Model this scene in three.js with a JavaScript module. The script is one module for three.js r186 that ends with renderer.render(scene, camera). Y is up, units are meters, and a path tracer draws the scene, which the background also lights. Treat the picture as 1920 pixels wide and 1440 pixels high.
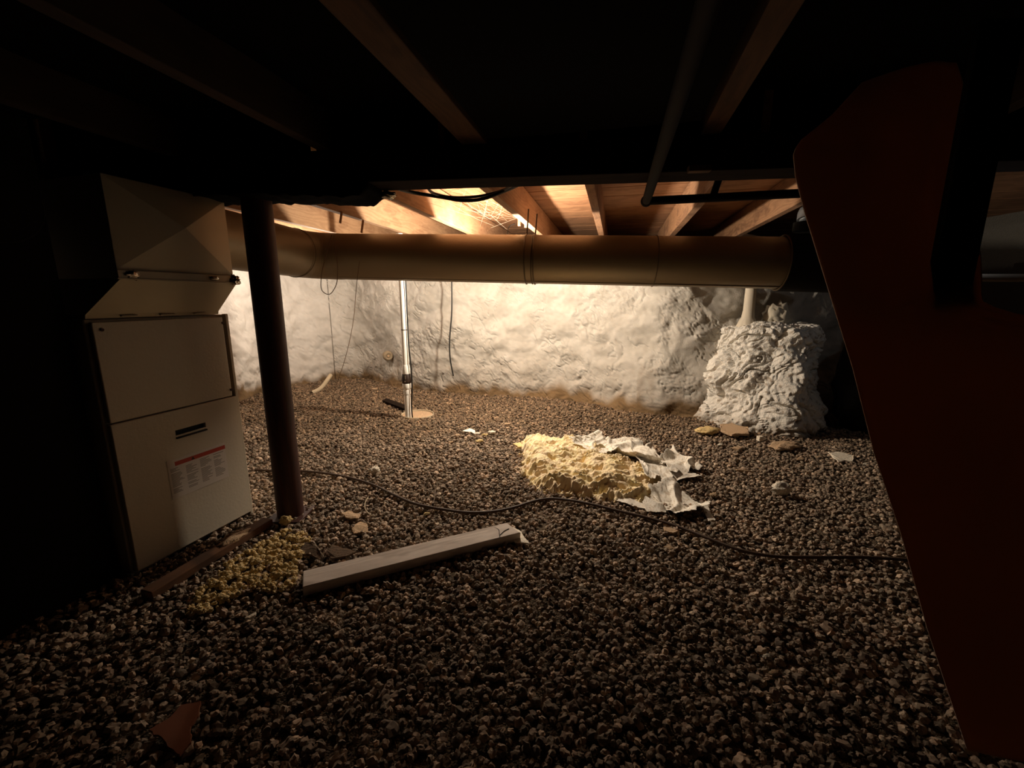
import * as THREE from 'three';
import { SimplexNoise } from 'three/addons/math/SimplexNoise.js';
import { RoundedBoxGeometry } from 'three/addons/geometries/RoundedBoxGeometry.js';
import { mergeGeometries, mergeVertices } from 'three/addons/utils/BufferGeometryUtils.js';

// ---------------------------------------------------------------- camera, sky, lights, exposure
const scene = new THREE.Scene();
scene.background = new THREE.Color(0x000000);
const EYE = 0.95, PITCH = Math.atan(0.2), FOC = 800;          // focal length in pixels of the 1920 x 1440 frame
const camera = new THREE.PerspectiveCamera(2 * Math.atan(720 / FOC) * 180 / Math.PI, 4 / 3, 0.02, 40);
camera.position.set(0, EYE, 0);
camera.rotation.set(-PITCH, 0, 0);
const renderer = new THREE.WebGLRenderer({ antialias: true });
renderer.toneMapping = THREE.LinearToneMapping;
renderer.toneMappingExposure = 1.0;
renderer.shadowMap.enabled = true;
const WARM = { at: [-0.08, 1.167, -3.1], color: [1.0, 0.86, 0.68], power: 8.0, lift: 0.29 };       // caged bulb hung from the joists behind the duct
const WARM2 = { at: [-1.7, 1.29, -3.8], color: [1.0, 0.86, 0.7], power: 2.3, lift: 0.168 };   // added fill light that lifts the left wall, built as a second lamp
const COOL = { at: [2.25, 1.27, -2.25], color: [0.8, 0.92, 1.0], power: 0.055 };     // small white lamp at the right end

// ---------------------------------------------------------------- helpers
function rng(seed) { let s = seed >>> 0; return () => { s = (s + 0x6d2b79f5) >>> 0; let t = Math.imul(s ^ (s >>> 15), 1 | s); t = (t + Math.imul(t ^ (t >>> 7), 61 | t)) ^ t; return ((t ^ (t >>> 14)) >>> 0) / 4294967296; }; }
const R0 = rng(11);
const simplex = new SimplexNoise({ random: rng(5) });
const n2 = (x, y) => simplex.noise(x, y), n3 = (x, y, z) => simplex.noise3d(x, y, z);
const clamp = (x, a = 0, b = 1) => Math.min(b, Math.max(a, x));
const smooth = (a, b, x) => { const t = clamp((x - a) / (b - a)); return t * t * (3 - 2 * t); };
const lerp = (a, b, t) => a + (b - a) * t;
const V = (x, y, z) => new THREE.Vector3(x, y, z);
function ray(px, py) {
  const x = (px - 960) / FOC, y = -(py - 720) / FOC, s = Math.sin(PITCH), c = Math.cos(PITCH);
  return V(x, y * c - s, -y * s - c);
}
const atY = (px, py, h = 0) => { const d = ray(px, py); return d.multiplyScalar((h - EYE) / d.y).add(V(0, EYE, 0)); };
const atZ = (px, py, z) => { const d = ray(px, py); return d.multiplyScalar(z / d.z).add(V(0, EYE, 0)); };
function project(p) {
  const s = Math.sin(PITCH), c = Math.cos(PITCH), y = p.y - EYE, d = -(y * s) - p.z * c;
  const dep = -p.z * c - y * s; const up = y * c - p.z * s;
  return { x: 960 + FOC * p.x / dep, y: 720 - FOC * up / dep, d };
}
const names = new Map();
function numbered(n) { const k = names.get(n) || 0; names.set(n, k + 1); return k ? n + '_' + String(k).padStart(3, '0') : n; }
function shade(o) { o.traverse((m) => { if (m.isMesh) { m.castShadow = true; m.receiveShadow = true; } }); return o; }
function tag(o, label, category, group) { o.userData.label = label; o.userData.category = category; if (group) o.userData.group = group; return o; }
function thing(name, label, category, pos = [0, 0, 0], turn = 0, group) {
  const o = new THREE.Group(); o.name = numbered(name); scene.add(o); o.position.set(...pos); o.rotation.y = turn;
  return tag(o, label, category, group);
}
function mesh(name, geo, mat, parent = scene) {
  const m = new THREE.Mesh(geo, mat); m.name = parent === scene ? numbered(name) : name; parent.add(m); m.castShadow = m.receiveShadow = true; return m;
}
function struct(name, geo, mat) { const m = mesh(name, geo, mat); m.name = name; m.userData.kind = 'structure'; return m; }
function structGroup(name) { const g = new THREE.Group(); g.name = name; g.userData.kind = 'structure'; scene.add(g); return g; }
// box whose uv are metres, u along the longest side
function box(w, h, d, r = 0.003, seg = 1) {
  const g = r > 0 ? new RoundedBoxGeometry(w, h, d, seg, Math.min(r, w / 2.1, h / 2.1, d / 2.1)) : new THREE.BoxGeometry(w, h, d);
  const p = g.attributes.position, n = g.attributes.normal, uv = g.attributes.uv;
  const ax = d >= w && d >= h ? 'z' : w >= h ? 'x' : 'y', ou = R0() * 3, ov = R0() * 3;
  for (let i = 0; i < p.count; i++) {
    const q = { x: p.getX(i), y: p.getY(i), z: p.getZ(i) }, m = { x: Math.abs(n.getX(i)), y: Math.abs(n.getY(i)), z: Math.abs(n.getZ(i)) };
    const drop = m.x > m.y && m.x > m.z ? 'x' : m.y > m.z ? 'y' : 'z';
    const rest = ['x', 'y', 'z'].filter((a) => a !== drop);
    const u = rest.includes(ax) ? ax : rest[0], v = rest.find((a) => a !== u);
    uv.setXY(i, q[u] + ou, q[v] + ov);
  }
  return g;
}
const moved = (g, x, y, z) => g.translate(x, y, z);
function tube(pts, r, seg = 40, rad = 8) { return new THREE.TubeGeometry(new THREE.CatmullRomCurve3(pts), seg, r, rad, false); }
function lathe(profile, seg = 32) { return new THREE.LatheGeometry(profile.map(([r, y]) => new THREE.Vector2(r, y)), seg); }
function cyl(r, h, seg = 24) { return new THREE.CylinderGeometry(r, r, h, seg); }
// cylinder between two points
function rod(a, b, r, seg = 20, r2 = r) {
  const d = b.clone().sub(a), g = new THREE.CylinderGeometry(r2, r, d.length(), seg);
  g.applyQuaternion(new THREE.Quaternion().setFromUnitVectors(V(0, 1, 0), d.clone().normalize()));
  return g.translate((a.x + b.x) / 2, (a.y + b.y) / 2, (a.z + b.z) / 2);
}
function merge(list) { return mergeGeometries(list.map((g) => { const q = g.index ? g.toNonIndexed() : g; for (const k of Object.keys(q.attributes)) if (!['position', 'normal', 'uv'].includes(k)) q.deleteAttribute(k); return q; })); }
function lump(seed, detail = 1, amp = 0.25, freq = 1.3) {
  let g = new THREE.IcosahedronGeometry(1, detail); g.deleteAttribute('normal'); g.deleteAttribute('uv'); g = mergeVertices(g, 1e-4);
  const p = g.attributes.position;
  for (let i = 0; i < p.count; i++) {
    const v = V(p.getX(i), p.getY(i), p.getZ(i)), k = 1 + amp * n3(v.x * freq + seed * 7.3, v.y * freq + seed * 3.1, v.z * freq) + amp * 0.45 * n3(v.x * freq * 2.6, v.y * freq * 2.6 + seed * 5.7, v.z * freq * 2.6);
    p.setXYZ(i, v.x * k, v.y * k, v.z * k);
  }
  const uv = new Float32Array(p.count * 2); for (let i = 0; i < p.count; i++) { uv[2 * i] = p.getX(i) * 0.1; uv[2 * i + 1] = p.getZ(i) * 0.1; }
  g.setAttribute('uv', new THREE.BufferAttribute(uv, 2));
  g.computeVertexNormals(); return g;
}
// closed slab over a grid of points P(i, j) with thickness th below it
function slab(nu, nv, P, th, uvf) {
  const pos = [], uv = [], idx = [], W = nu + 1, N = W * (nv + 1);
  const top = []; for (let j = 0; j <= nv; j++) for (let i = 0; i <= nu; i++) top.push(P(i / nu, j / nv));
  const low = top.map((p, k) => (typeof th === 'function' ? th(p, (k % W) / nu, Math.floor(k / W) / nv) : V(p.x, p.y - th, p.z)));
  for (const arr of [top, low]) arr.forEach((p, k) => { pos.push(p.x, p.y, p.z); const q = uvf ? uvf(p, (k % W) / nu, Math.floor(k / W) / nv) : [p.x, p.z]; uv.push(q[0], q[1]); });
  for (let j = 0; j < nv; j++) for (let i = 0; i < nu; i++) {
    const a = j * W + i, b = a + 1, c = a + W, d = c + 1;
    idx.push(a, c, b, b, c, d, N + a, N + b, N + c, N + b, N + d, N + c);
  }
  const g = new THREE.BufferGeometry();
  const rim = []; for (let i = 0; i < nu; i++) rim.push([i, i + 1], [nv * W + i + 1, nv * W + i]); for (let j = 0; j < nv; j++) rim.push([(j + 1) * W, j * W], [j * W + nu, (j + 1) * W + nu]);
  for (const [a, b] of rim) idx.push(a, b, N + a, b, N + b, N + a);
  g.setAttribute('position', new THREE.Float32BufferAttribute(pos, 3)); g.setAttribute('uv', new THREE.Float32BufferAttribute(uv, 2)); g.setIndex(idx); g.computeVertexNormals();
  return g;
}
function inside(poly, x, z) { let c = false; for (let i = 0, j = poly.length - 1; i < poly.length; j = i++) { const a = poly[i], b = poly[j]; if ((a.z > z) !== (b.z > z) && x < (b.x - a.x) * (z - a.z) / (b.z - a.z) + a.x) c = !c; } return c; }
function edgeDist(poly, x, z) { let m = 9; for (let i = 0, j = poly.length - 1; i < poly.length; j = i++) { const a = poly[i], b = poly[j], dx = b.x - a.x, dz = b.z - a.z, t = clamp(((x - a.x) * dx + (z - a.z) * dz) / (dx * dx + dz * dz)); m = Math.min(m, Math.hypot(x - a.x - dx * t, z - a.z - dz * t)); } return m; }

// ---------------------------------------------------------------- textures and materials
function tex(w, h, f, rep = [1, 1], srgb = true) {
  const d = new Uint8Array(w * h * 4);
  for (let j = 0; j < h; j++) for (let i = 0; i < w; i++) { const c = f(i / w, j / h), k = 4 * (j * w + i); d[k] = clamp(c[0], 0, 255); d[k + 1] = clamp(c[1], 0, 255); d[k + 2] = clamp(c[2], 0, 255); d[k + 3] = 255; }
  const t = new THREE.DataTexture(d, w, h); t.wrapS = t.wrapT = THREE.MirroredRepeatWrapping; t.magFilter = THREE.LinearFilter; t.minFilter = THREE.LinearMipmapLinearFilter; t.generateMipmaps = true;
  if (srgb) t.colorSpace = THREE.SRGBColorSpace; t.repeat.set(...rep); t.needsUpdate = true; return t;
}
function woodTex(base, dark, seed, blot = 0.3, rep = [1, 3.3]) {                 // u along the grain: 1 m, v: 0.3 m
  return tex(512, 256, (u, v) => {
    const warp = n2(u * 2 + seed, v * 2) * 0.5, ring = Math.sin((v * 9 + warp * 2 + n2(u * 1.2, v * 4 + seed)) * 6.28) * 0.5 + 0.5;
    const fib = n2(u * 14 + seed, v * 90) * 0.5 + n2(u * 40, v * 200 + seed) * 0.3, blotch = smooth(0.05, 0.7, n2(u * 3.5 + seed * 2, v * 2.4) + 0.4 * n2(u * 11, v * 7 + seed));
    const k = clamp(0.25 * ring + 0.3 * (fib + 0.3) + blot * blotch);
    return [0, 1, 2].map((c) => lerp(base[c], dark[c], k));
  }, rep);
}
const grit = tex(512, 512, (u, v) => { const k = 128 + 60 * n2(u * 30, v * 30) + 45 * n2(u * 70, v * 70) + 30 * n2(u * 150, v * 150); return [k, k, k]; }, [2, 2], false);
const foamBump = tex(512, 512, (u, v) => { const a = 1 - Math.abs(n2(u * 22, v * 22)), b = 1 - Math.abs(n2(u * 48 + 9, v * 48)); const k = 120 * a * a + 70 * b + 30 * n2(u * 110, v * 110); return [k, k, k]; }, [2, 2], false);
const std = (o) => new THREE.MeshStandardMaterial({ roughness: 0.9, metalness: 0, ...o });
const M = {
  foam: std({ vertexColors: true, roughness: 0.95, bumpMap: foamBump, bumpScale: 0.0015 }),
  boulder: std({ vertexColors: true, roughness: 0.95, bumpMap: foamBump, bumpScale: 0.004 }),
  soil: std({ color: new THREE.Color(0.13, 0.09, 0.055), bumpMap: grit, bumpScale: 0.01, roughness: 1 }),
  stone: std({ color: 0xffffff, roughness: 0.85 }),
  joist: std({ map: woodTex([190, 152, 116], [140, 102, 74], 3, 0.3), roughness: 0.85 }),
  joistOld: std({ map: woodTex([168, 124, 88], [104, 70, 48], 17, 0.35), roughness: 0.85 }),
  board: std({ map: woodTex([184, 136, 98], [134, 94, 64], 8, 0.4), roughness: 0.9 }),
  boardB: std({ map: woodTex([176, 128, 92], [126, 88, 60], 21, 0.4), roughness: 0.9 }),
  joistShaded: std({ map: woodTex([62, 44, 32], [40, 28, 20], 41, 0.35), roughness: 0.9 }),  // joist wood with the overhead shade put into its colour
  joistHalfShaded: std({ map: woodTex([100, 70, 48], [62, 42, 29], 44, 0.35), roughness: 0.9 }),  // same wood, partly darkened in colour for the shade overhead
  girder: new THREE.MeshPhysicalMaterial({ map: woodTex([38, 28, 20], [22, 15, 11], 12, 0.5), roughness: 0.95, specularIntensity: 0.2 }),
  plank: std({ map: woodTex([226, 212, 200], [168, 152, 140], 29, 0.35), roughness: 0.9 }),
  oldBoard: std({ map: woodTex([110, 74, 48], [60, 38, 24], 35, 0.6), roughness: 0.95 }),
  galv: std({ color: 0xa89a82, metalness: 0.45, roughness: 0.55, roughnessMap: tex(256, 256, (u, v) => { const k = 215 + 14 * n2(u * 5, v * 5) + 14 * n2(u * 30, v * 30); return [k, k, k]; }, [2, 2], false) }),
  duct: std({ color: 0x8a7b63, metalness: 0.62, roughness: 0.48, bumpMap: grit, bumpScale: 0.0004 }),
  ductBand: std({ color: 0x5f5342, metalness: 0.7, roughness: 0.5 }),
  silver: std({ color: 0xb9bcbf, metalness: 0.85, roughness: 0.35 }),
  flange: std({ color: 0xa39680, metalness: 0.5, roughness: 0.45 }),
  foil: std({ color: 0xd8cfc0, metalness: 0.95, roughness: 0.22 }),
  rust: std({ map: tex(256, 256, (u, v) => { const k = 0.5 + 0.5 * n2(u * 6, v * 6) * 0.7 + 0.3 * n2(u * 30, v * 30); return [lerp(74, 46, k), lerp(34, 19, k), lerp(21, 12, k)]; }, [3, 1]), roughness: 0.6, metalness: 0.2 }),
  enamel: std({ color: 0xc4b8a4, roughness: 0.45, metalness: 0.1, bumpMap: grit, bumpScale: 0.0003 }),
  enamelDoor: std({ color: 0xc8bca9, roughness: 0.42, metalness: 0.1, bumpMap: grit, bumpScale: 0.0003 }),
  darkSlot: std({ color: 0x14100c, roughness: 0.8 }),
  pvc: std({ color: 0xf2efe8, roughness: 0.75 }),
  rubber: std({ color: 0x2c1d15, roughness: 0.5 }),
  steel: std({ color: 0xb0aaa0, metalness: 0.9, roughness: 0.35 }),
  cable: std({ color: 0x0d0c0b, roughness: 0.5 }),
  cord: std({ color: 0x4a3525, roughness: 0.6 }),
  thinWire: std({ color: 0x6b5138, roughness: 0.6 }),
  paleGrey: std({ color: 0x8a7d70, roughness: 0.8 }),
  pale: std({ color: 0xb9a88c, roughness: 0.8 }),
  batt: std({ vertexColors: true, roughness: 1, bumpMap: foamBump, bumpScale: 0.002 }),
  paper: std({ map: tex(256, 256, (u, v) => { const s = smooth(0.1, 0.8, n2(u * 4, v * 4) + 0.5 * n2(u * 13, v * 13)); return [lerp(244, 176, s * 0.6), lerp(236, 158, s * 0.6), lerp(222, 134, s * 0.6)]; }, [2, 2]), roughness: 0.7, side: THREE.DoubleSide }),
  scrapWhite: std({ color: 0xf6ead6, roughness: 0.9, bumpMap: grit, bumpScale: 0.003 }),
  scrapYellow: std({ color: 0xe6c88c, roughness: 1, bumpMap: grit, bumpScale: 0.004 }),
  scrapTan: std({ color: 0xc4a584, roughness: 1, bumpMap: grit, bumpScale: 0.003 }),
  scrapBrown: std({ color: 0x5a4532, roughness: 1, bumpMap: grit, bumpScale: 0.003 }),
  tarp: new THREE.MeshPhysicalMaterial({ color: new THREE.Color(0.33, 0.17, 0.085), roughness: 1, transmission: 0.65, thickness: 0, side: THREE.DoubleSide }),
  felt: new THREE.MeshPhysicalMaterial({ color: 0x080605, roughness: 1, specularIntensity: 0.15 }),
  blackPlastic: std({ color: 0x060606, roughness: 0.55 }),
  blackMetal: std({ color: 0x08080a, roughness: 0.6, metalness: 0.3 }),
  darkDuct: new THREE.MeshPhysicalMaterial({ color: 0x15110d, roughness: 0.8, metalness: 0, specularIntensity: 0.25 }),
  masonry: std({ color: 0x6f6a62, roughness: 0.95, bumpMap: grit, bumpScale: 0.01 }),
  darkMasonry: std({ color: 0x262220, roughness: 0.95, bumpMap: grit, bumpScale: 0.01 }),
  blackPipe: new THREE.MeshPhysicalMaterial({ color: 0x1c140e, roughness: 0.8, specularIntensity: 0.25 }),
};
function glow(c, k) { return new THREE.MeshStandardMaterial({ color: 0x222222, emissive: new THREE.Color(...c), emissiveIntensity: k, roughness: 0.4 }); }

// ---------------------------------------------------------------- setting: floor, walls, ceiling
const JA = -Math.atan(0.239);                        // the joists run 13.4 degrees off the view
const jx = (xj, zj) => V(xj * Math.cos(JA) + zj * Math.sin(JA), 0, -xj * Math.sin(JA) + zj * Math.cos(JA));
const BA = -6.7 * Math.PI / 180, beamZ = (x) => -1.614 + 0.1175 * x;     // the beam runs at its own angle; centre line depth at x
const toJ = (x, z) => ({ x: x * Math.cos(JA) - z * Math.sin(JA), z: x * Math.sin(JA) + z * Math.cos(JA) });
const floorY = (x, z) => 0.006 * n2(x * 1.7, z * 1.7) + 0.004 * n2(x * 4.1, z * 4.1 + 7);

const wallPts = [[-2.62, 2.2], [-2.62, 0.5], [-2.6, -2], [-2.58, -3.5], [-2.52, -4.3], [-2.3, -4.83], [-1.95, -5.02], [-1.6, -4.86], [-1.05, -4.42], [-0.59, -4.2], [0.21, -4.08], [0.9, -3.68], [1.38, -3.36], [1.9, -3.32], [2.5, -3.42], [3.4, -3.46]].map(([x, z]) => V(x, 0, z));
const wallCurve = new THREE.CatmullRomCurve3(wallPts, false, 'centripetal');
const wallLen = wallCurve.getLength();
const wallSamples = []; for (let i = 0; i <= 1200; i++) wallSamples.push(wallCurve.getPointAt(i / 1200));
const WALLTOP = 1.25;
function wallNormal(u) { const t = wallCurve.getTangentAt(clamp(u)); return V(-t.z, 0, t.x).normalize(); }
function billow(x, y) { return 1 - Math.abs(n2(x, y)); }
function foamDepth(s, y) {
  const m1 = smooth(0.0, 0.6, n2(s * 1.3 + 3, y * 1.9) + 0.35 * n2(s * 3.3, y * 3.7)), low = smooth(0.6, 0.05, y), rough = clamp(m1 + 0.6 * low);
  const wx = 0.09 * n2(s * 3.1, y * 3.1) + 0.04 * n2(s * 8, y * 8), wy = 0.09 * n2(s * 3.1 + 40, y * 3.1) + 0.04 * n2(s * 8 + 9, y * 8);
  let d = 0.05 * n2(s * 0.8, y * 0.7) + 0.02 * n2(s * 2.1, y * 2.3 + 11) + 0.013 * n2(s * 4.5 + wx * 4, y * 5.5 + 3);
  const c1 = Math.abs(n2((s + wx) * 3.4 + 20, (y + wy) * 4.4)); d -= 0.014 * smooth(0.12, 0, c1) * smooth(0.1, 0.6, n2(s * 1.9 + 8, y * 2.1 + 5) + 0.3);
  const c2 = Math.abs(n2((s + wx) * 7 + 50, (y + wy) * 10)); d -= 0.008 * smooth(0.16, 0, c2) * rough;
  d += rough * (0.0042 * n2(s * 13 + wx * 14, y * 19 + wy * 14) + 0.003 * Math.abs(n2(s * 24 + wx * 20, y * 33)) + 0.0022 * n2(s * 47, y * 55));
  d += 0.0016 * n2(s * 14, y * 22 + 30) + 0.014 * smooth(0.3, 0, y) * (n2(s * 6, y * 4) * 0.7 + 0.3);
  return d;
}
function foamColor(s, y, out) {
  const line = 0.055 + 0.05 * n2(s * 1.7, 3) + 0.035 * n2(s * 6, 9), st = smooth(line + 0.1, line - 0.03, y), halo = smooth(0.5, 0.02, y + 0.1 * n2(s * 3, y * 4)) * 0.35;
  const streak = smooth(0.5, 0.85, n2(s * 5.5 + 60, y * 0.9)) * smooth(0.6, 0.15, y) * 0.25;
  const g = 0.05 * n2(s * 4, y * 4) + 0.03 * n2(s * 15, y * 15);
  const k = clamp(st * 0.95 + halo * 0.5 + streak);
  const w = smooth(0.5, -0.4, s - uCorner * wallLen), a = [lerp(0.45, 0.72, w) + g, lerp(0.42, 0.68, w) + g, lerp(0.375, 0.63, w) + g], b = [0.2, 0.125, 0.06];  // left wall coloured paler in place of light the lamps leave out
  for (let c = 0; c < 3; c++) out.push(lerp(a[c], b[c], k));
}
function foamWall(name, u0, u1, ds, dy) {
  const len = (u1 - u0) * wallLen, nu = Math.round(len / ds), nv = Math.round((WALLTOP + 0.1) / dy), W = nu + 1;
  const pos = [], col = [], uv = [], idx = [];
  for (let j = 0; j <= nv; j++) for (let i = 0; i <= nu; i++) {
    const u = u0 + (u1 - u0) * i / nu, s = u * wallLen, y = -0.1 + (WALLTOP + 0.1) * j / nv, p = wallCurve.getPointAt(u), n = wallNormal(u), d = foamDepth(s, y);
    pos.push(p.x + n.x * d, y, p.z + n.z * d); foamColor(s, y, col); uv.push(s, y);
  }
  for (let j = 0; j < nv; j++) for (let i = 0; i < nu; i++) { const a = j * W + i, b = a + 1, c = a + W, d = c + 1; idx.push(a, b, c, b, d, c); }
  const base = pos.length / 3, step = Math.max(1, Math.floor(nu / 60)), cols = []; for (let i = 0; i < nu; i += step) cols.push(i); cols.push(nu);
  cols.forEach((i) => { const u = u0 + (u1 - u0) * i / nu, p = wallCurve.getPointAt(u), n = wallNormal(u); for (const y of [-0.1, WALLTOP]) { pos.push(p.x - n.x * 0.25, y, p.z - n.z * 0.25); col.push(0.3, 0.28, 0.25); uv.push(u * wallLen, y); } });
  for (let k = 0; k + 1 < cols.length; k++) {
    const a = base + 2 * k, b = a + 1, c = a + 2, d = a + 3, i0 = cols[k], i1 = cols[k + 1]; idx.push(a, b, c, b, d, c);
    for (let i = i0; i < i1; i++) { idx.push(nv * W + i, nv * W + i + 1, b); idx.push(i + 1, i, a); } idx.push(nv * W + i1, d, b, i1, a, c);
  }
  for (const [i, k] of [[0, 0], [nu, cols.length - 1]]) { const a = base + 2 * k; for (let j = 0; j < nv; j++) idx.push(j * W + i, (j + 1) * W + i, a); idx.push(nv * W + i, a + 1, a); }
  const g = new THREE.BufferGeometry(); g.setAttribute('position', new THREE.Float32BufferAttribute(pos, 3)); g.setAttribute('color', new THREE.Float32BufferAttribute(col, 3)); g.setAttribute('uv', new THREE.Float32BufferAttribute(uv, 2)); g.setIndex(idx); g.computeVertexNormals();
  return struct(name, g, M.foam);
}
const uCorner = (() => { let best = 0, bd = 9; wallSamples.forEach((p, i) => { const d = Math.hypot(p.x + 2.1, p.z + 4.98); if (d < bd) { bd = d; best = i / 1200; } }); return best; })();
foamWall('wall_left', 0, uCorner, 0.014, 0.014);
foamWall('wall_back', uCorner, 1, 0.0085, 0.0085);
struct('wall_right', moved(box(0.2, 1.9, 6.4, 0), 4.3, 0.8, -1), M.masonry);
struct('wall_outer', moved(box(8.4, 1.9, 0.2, 0), 0.6, 0.8, -5.75), M.darkMasonry);
struct('wall_outer_left', moved(box(0.2, 1.9, 8.2, 0), -3.5, 0.8, -1.75), M.darkMasonry);
struct('wall_front', moved(box(7.4, 1.9, 0.2, 0), 0.8, 0.8, 2.3), M.darkMasonry);

// floor: soil, a bed of gravel, and the nearest stones one by one
const floor = structGroup('floor');
mesh('soil', slab(60, 60, (u, v) => { const x = lerp(-3, 4.4, u), z = lerp(2.4, -5.6, v); return V(x, floorY(x, z) - 0.004, z); }, 0.3), M.soil, floor);
const pileOutline = [[972, 838], [985, 822], [1010, 818], [1040, 826], [1075, 826], [1110, 838], [1140, 848], [1180, 868], [1210, 880], [1232, 905], [1222, 935], [1200, 946], [1150, 938], [1120, 938], [1080, 930], [1040, 924], [1005, 920], [990, 905], [976, 880], [982, 862]].map(([x, y]) => atY(x, y, 0.01));
const boulderC = V(1.94, 0, -3.29);
const sumpC = atY(783, 777, 0.01);
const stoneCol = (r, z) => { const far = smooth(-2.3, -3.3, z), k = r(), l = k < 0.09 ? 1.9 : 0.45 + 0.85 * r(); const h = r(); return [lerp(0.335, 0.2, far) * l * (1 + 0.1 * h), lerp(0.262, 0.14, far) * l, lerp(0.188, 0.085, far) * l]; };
{
  const r = rng(77), all = [], step = 0.0185;
  for (let x = -2.7; x < 3.1; x += step) for (let z = -5.1; z < -0.3; z += step) {
    const px = x + (r() - 0.5) * step * 1.5, pz = z + (r() - 0.5) * step * 1.5, sz = 0.0062 + 0.0075 * r() * r() + 0.0015 * r(), a = r(), b = r(), c = r(), lay = r(), s1 = 0.75 + 0.6 * r(), s2 = 0.5 + 0.35 * r();
    const q = project(V(px, 0.01, pz)); if (q.d < 0.3 || q.x < -80 || q.x > 2000 || q.y > 1500) continue;
    let wd = 9, wi = 0; for (let i = 300; i < 1200; i += 6) { const p = wallSamples[i], d = (p.x - px) ** 2 + (p.z - pz) ** 2; if (d < wd) { wd = d; wi = i; } }
    const n = wallNormal(wi / 1200), wp = wallSamples[wi]; if ((px - wp.x) * n.x + (pz - wp.z) * n.z < -0.06) continue;
    if (inside(pileOutline, px, pz) && edgeDist(pileOutline, px, pz) > 0.04) continue;
    if (Math.hypot(px - sumpC.x, pz - sumpC.z) < 0.14) continue;
    if (Math.hypot(px - boulderC.x, pz - boulderC.z) < 0.3) continue;
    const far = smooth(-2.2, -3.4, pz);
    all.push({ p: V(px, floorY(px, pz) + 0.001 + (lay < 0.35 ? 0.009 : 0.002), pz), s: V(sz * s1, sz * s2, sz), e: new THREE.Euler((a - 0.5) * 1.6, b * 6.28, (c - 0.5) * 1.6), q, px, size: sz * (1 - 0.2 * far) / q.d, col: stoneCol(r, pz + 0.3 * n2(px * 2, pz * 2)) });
  }
  const pick = all.filter((o) => o.q.x > 330 && o.q.x < 1650 && o.q.y > 1040 && o.q.y < 1430).sort((a, b) => b.size - a.size).slice(0, 300), chosen = new Set(pick);
  const facet = (g) => { const q = g.toNonIndexed(); q.computeVertexNormals(); return q; }, variants = [1, 2, 3, 4, 5].map((k) => facet(lump(k, 1, 0.34, 1.2))), mats = [0, 1, 2, 3, 4, 5].map((k) => { const c = stoneCol(rng(k * 13 + 3), -1); return std({ color: new THREE.Color(...c), roughness: 0.85 }); });
  pick.forEach((o, i) => { const m = mesh(i ? 'stone_' + String(i).padStart(3, '0') : 'stone', variants[i % 5], mats[(i * 7) % 6], floor); m.position.copy(o.p); m.scale.copy(o.s); m.rotation.copy(o.e); });
  const rest = all.filter((o) => !chosen.has(o)), im = new THREE.InstancedMesh(facet(lump(9, 1, 0.36, 1.2)), M.stone, rest.length), mt = new THREE.Matrix4(), qq = new THREE.Quaternion(), cc = new THREE.Color();
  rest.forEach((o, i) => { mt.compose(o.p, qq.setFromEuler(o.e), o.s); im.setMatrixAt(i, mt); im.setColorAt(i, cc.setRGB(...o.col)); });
  im.name = 'gravel'; im.userData.kind = 'stuff'; im.userData.label = 'bed of dark grey brown crushed gravel'; im.castShadow = im.receiveShadow = true; floor.add(im);
}

// ceiling: subfloor boards across the joists
const ceiling = structGroup('ceiling'); ceiling.rotation.y = JA;
{
  let k = 0; for (let z = -6.3; z < 2.9; z += 0.242) { const m = mesh(k ? 'board_' + String(k).padStart(3, '0') : 'board', moved(box(8.6, 0.022, 0.238, 0.002), 0.9, 0, 0), k % 3 ? M.board : M.boardB, ceiling); m.position.set(0, 1.666 + 0.0015 * ((k * 7) % 3), z); k++; }
  mesh('upper_deck', moved(box(9, 0.05, 9.6, 0), 0.9, 1.72, -1.6), M.girder, ceiling);
}
const JOIST_Y = 1.46, JH = 0.19;
const beamZj = (xj) => { let zj = -1.55; for (let n = 0; n < 8; n++) { const p = jx(xj, zj); zj += (beamZ(p.x) - p.z) * 0.9; } return zj; };
function joist(xj, z0, z1, label, mat, w = 0.045, group) {
  const t = thing('floor_joist', label, 'joist', [0, 0, 0], JA, group); const c = (z0 + z1) / 2; const p = jx(xj, c); t.position.set(p.x, JOIST_Y, p.z);
  mesh('timber', moved(box(w, JH, z1 - z0, 0.003), 0, JH / 2, 0), mat, t); return t;
}
const farJ = [[-2.72, 'pale floor joist beyond the dark beam, farthest left of all behind the column top'], [-2.2, 'pale floor joist beyond the dark beam just right of the metal plenum top'], [-1.665, 'pale floor joist beyond the dark beam with white shim slivers on its face'], [-1.168, 'brightly lit broad-faced floor joist left of the cobweb-filled bay'],
  [-0.628, 'brightly lit floor joist right of the cobweb-filled bay, with a cracked pale lower edge'], [-0.141, 'floor joist seen almost end on at the middle of the right-hand bays'], [0.428, 'floor joist with pink lit underside crossed by the black pipe'], [0.968, 'floor joist with pink lit underside running beside the shiny pipe elbow']];
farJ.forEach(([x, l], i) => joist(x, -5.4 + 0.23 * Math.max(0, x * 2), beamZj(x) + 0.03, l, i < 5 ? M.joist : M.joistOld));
joist(-1.02, beamZj(-1.02) - 0.03, 1.9, 'dim joist overhead left of the brown lit double joist', M.joistShaded);
joist(-0.487, beamZj(-0.487) - 0.03, 1.9, 'broad brown joist overhead whose underside slants down to the dark beam', M.joistHalfShaded, 0.085);
joist(0.268, beamZj(0.268) - 0.03, 1.9, 'narrow joist overhead with pale left edge ending in a lit block', M.joistHalfShaded, 0.06);
joist(1.03, beamZj(1.03) - 0.03, 1.9, 'dim joist overhead above the brown hanging sheet', M.joistShaded);
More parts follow.
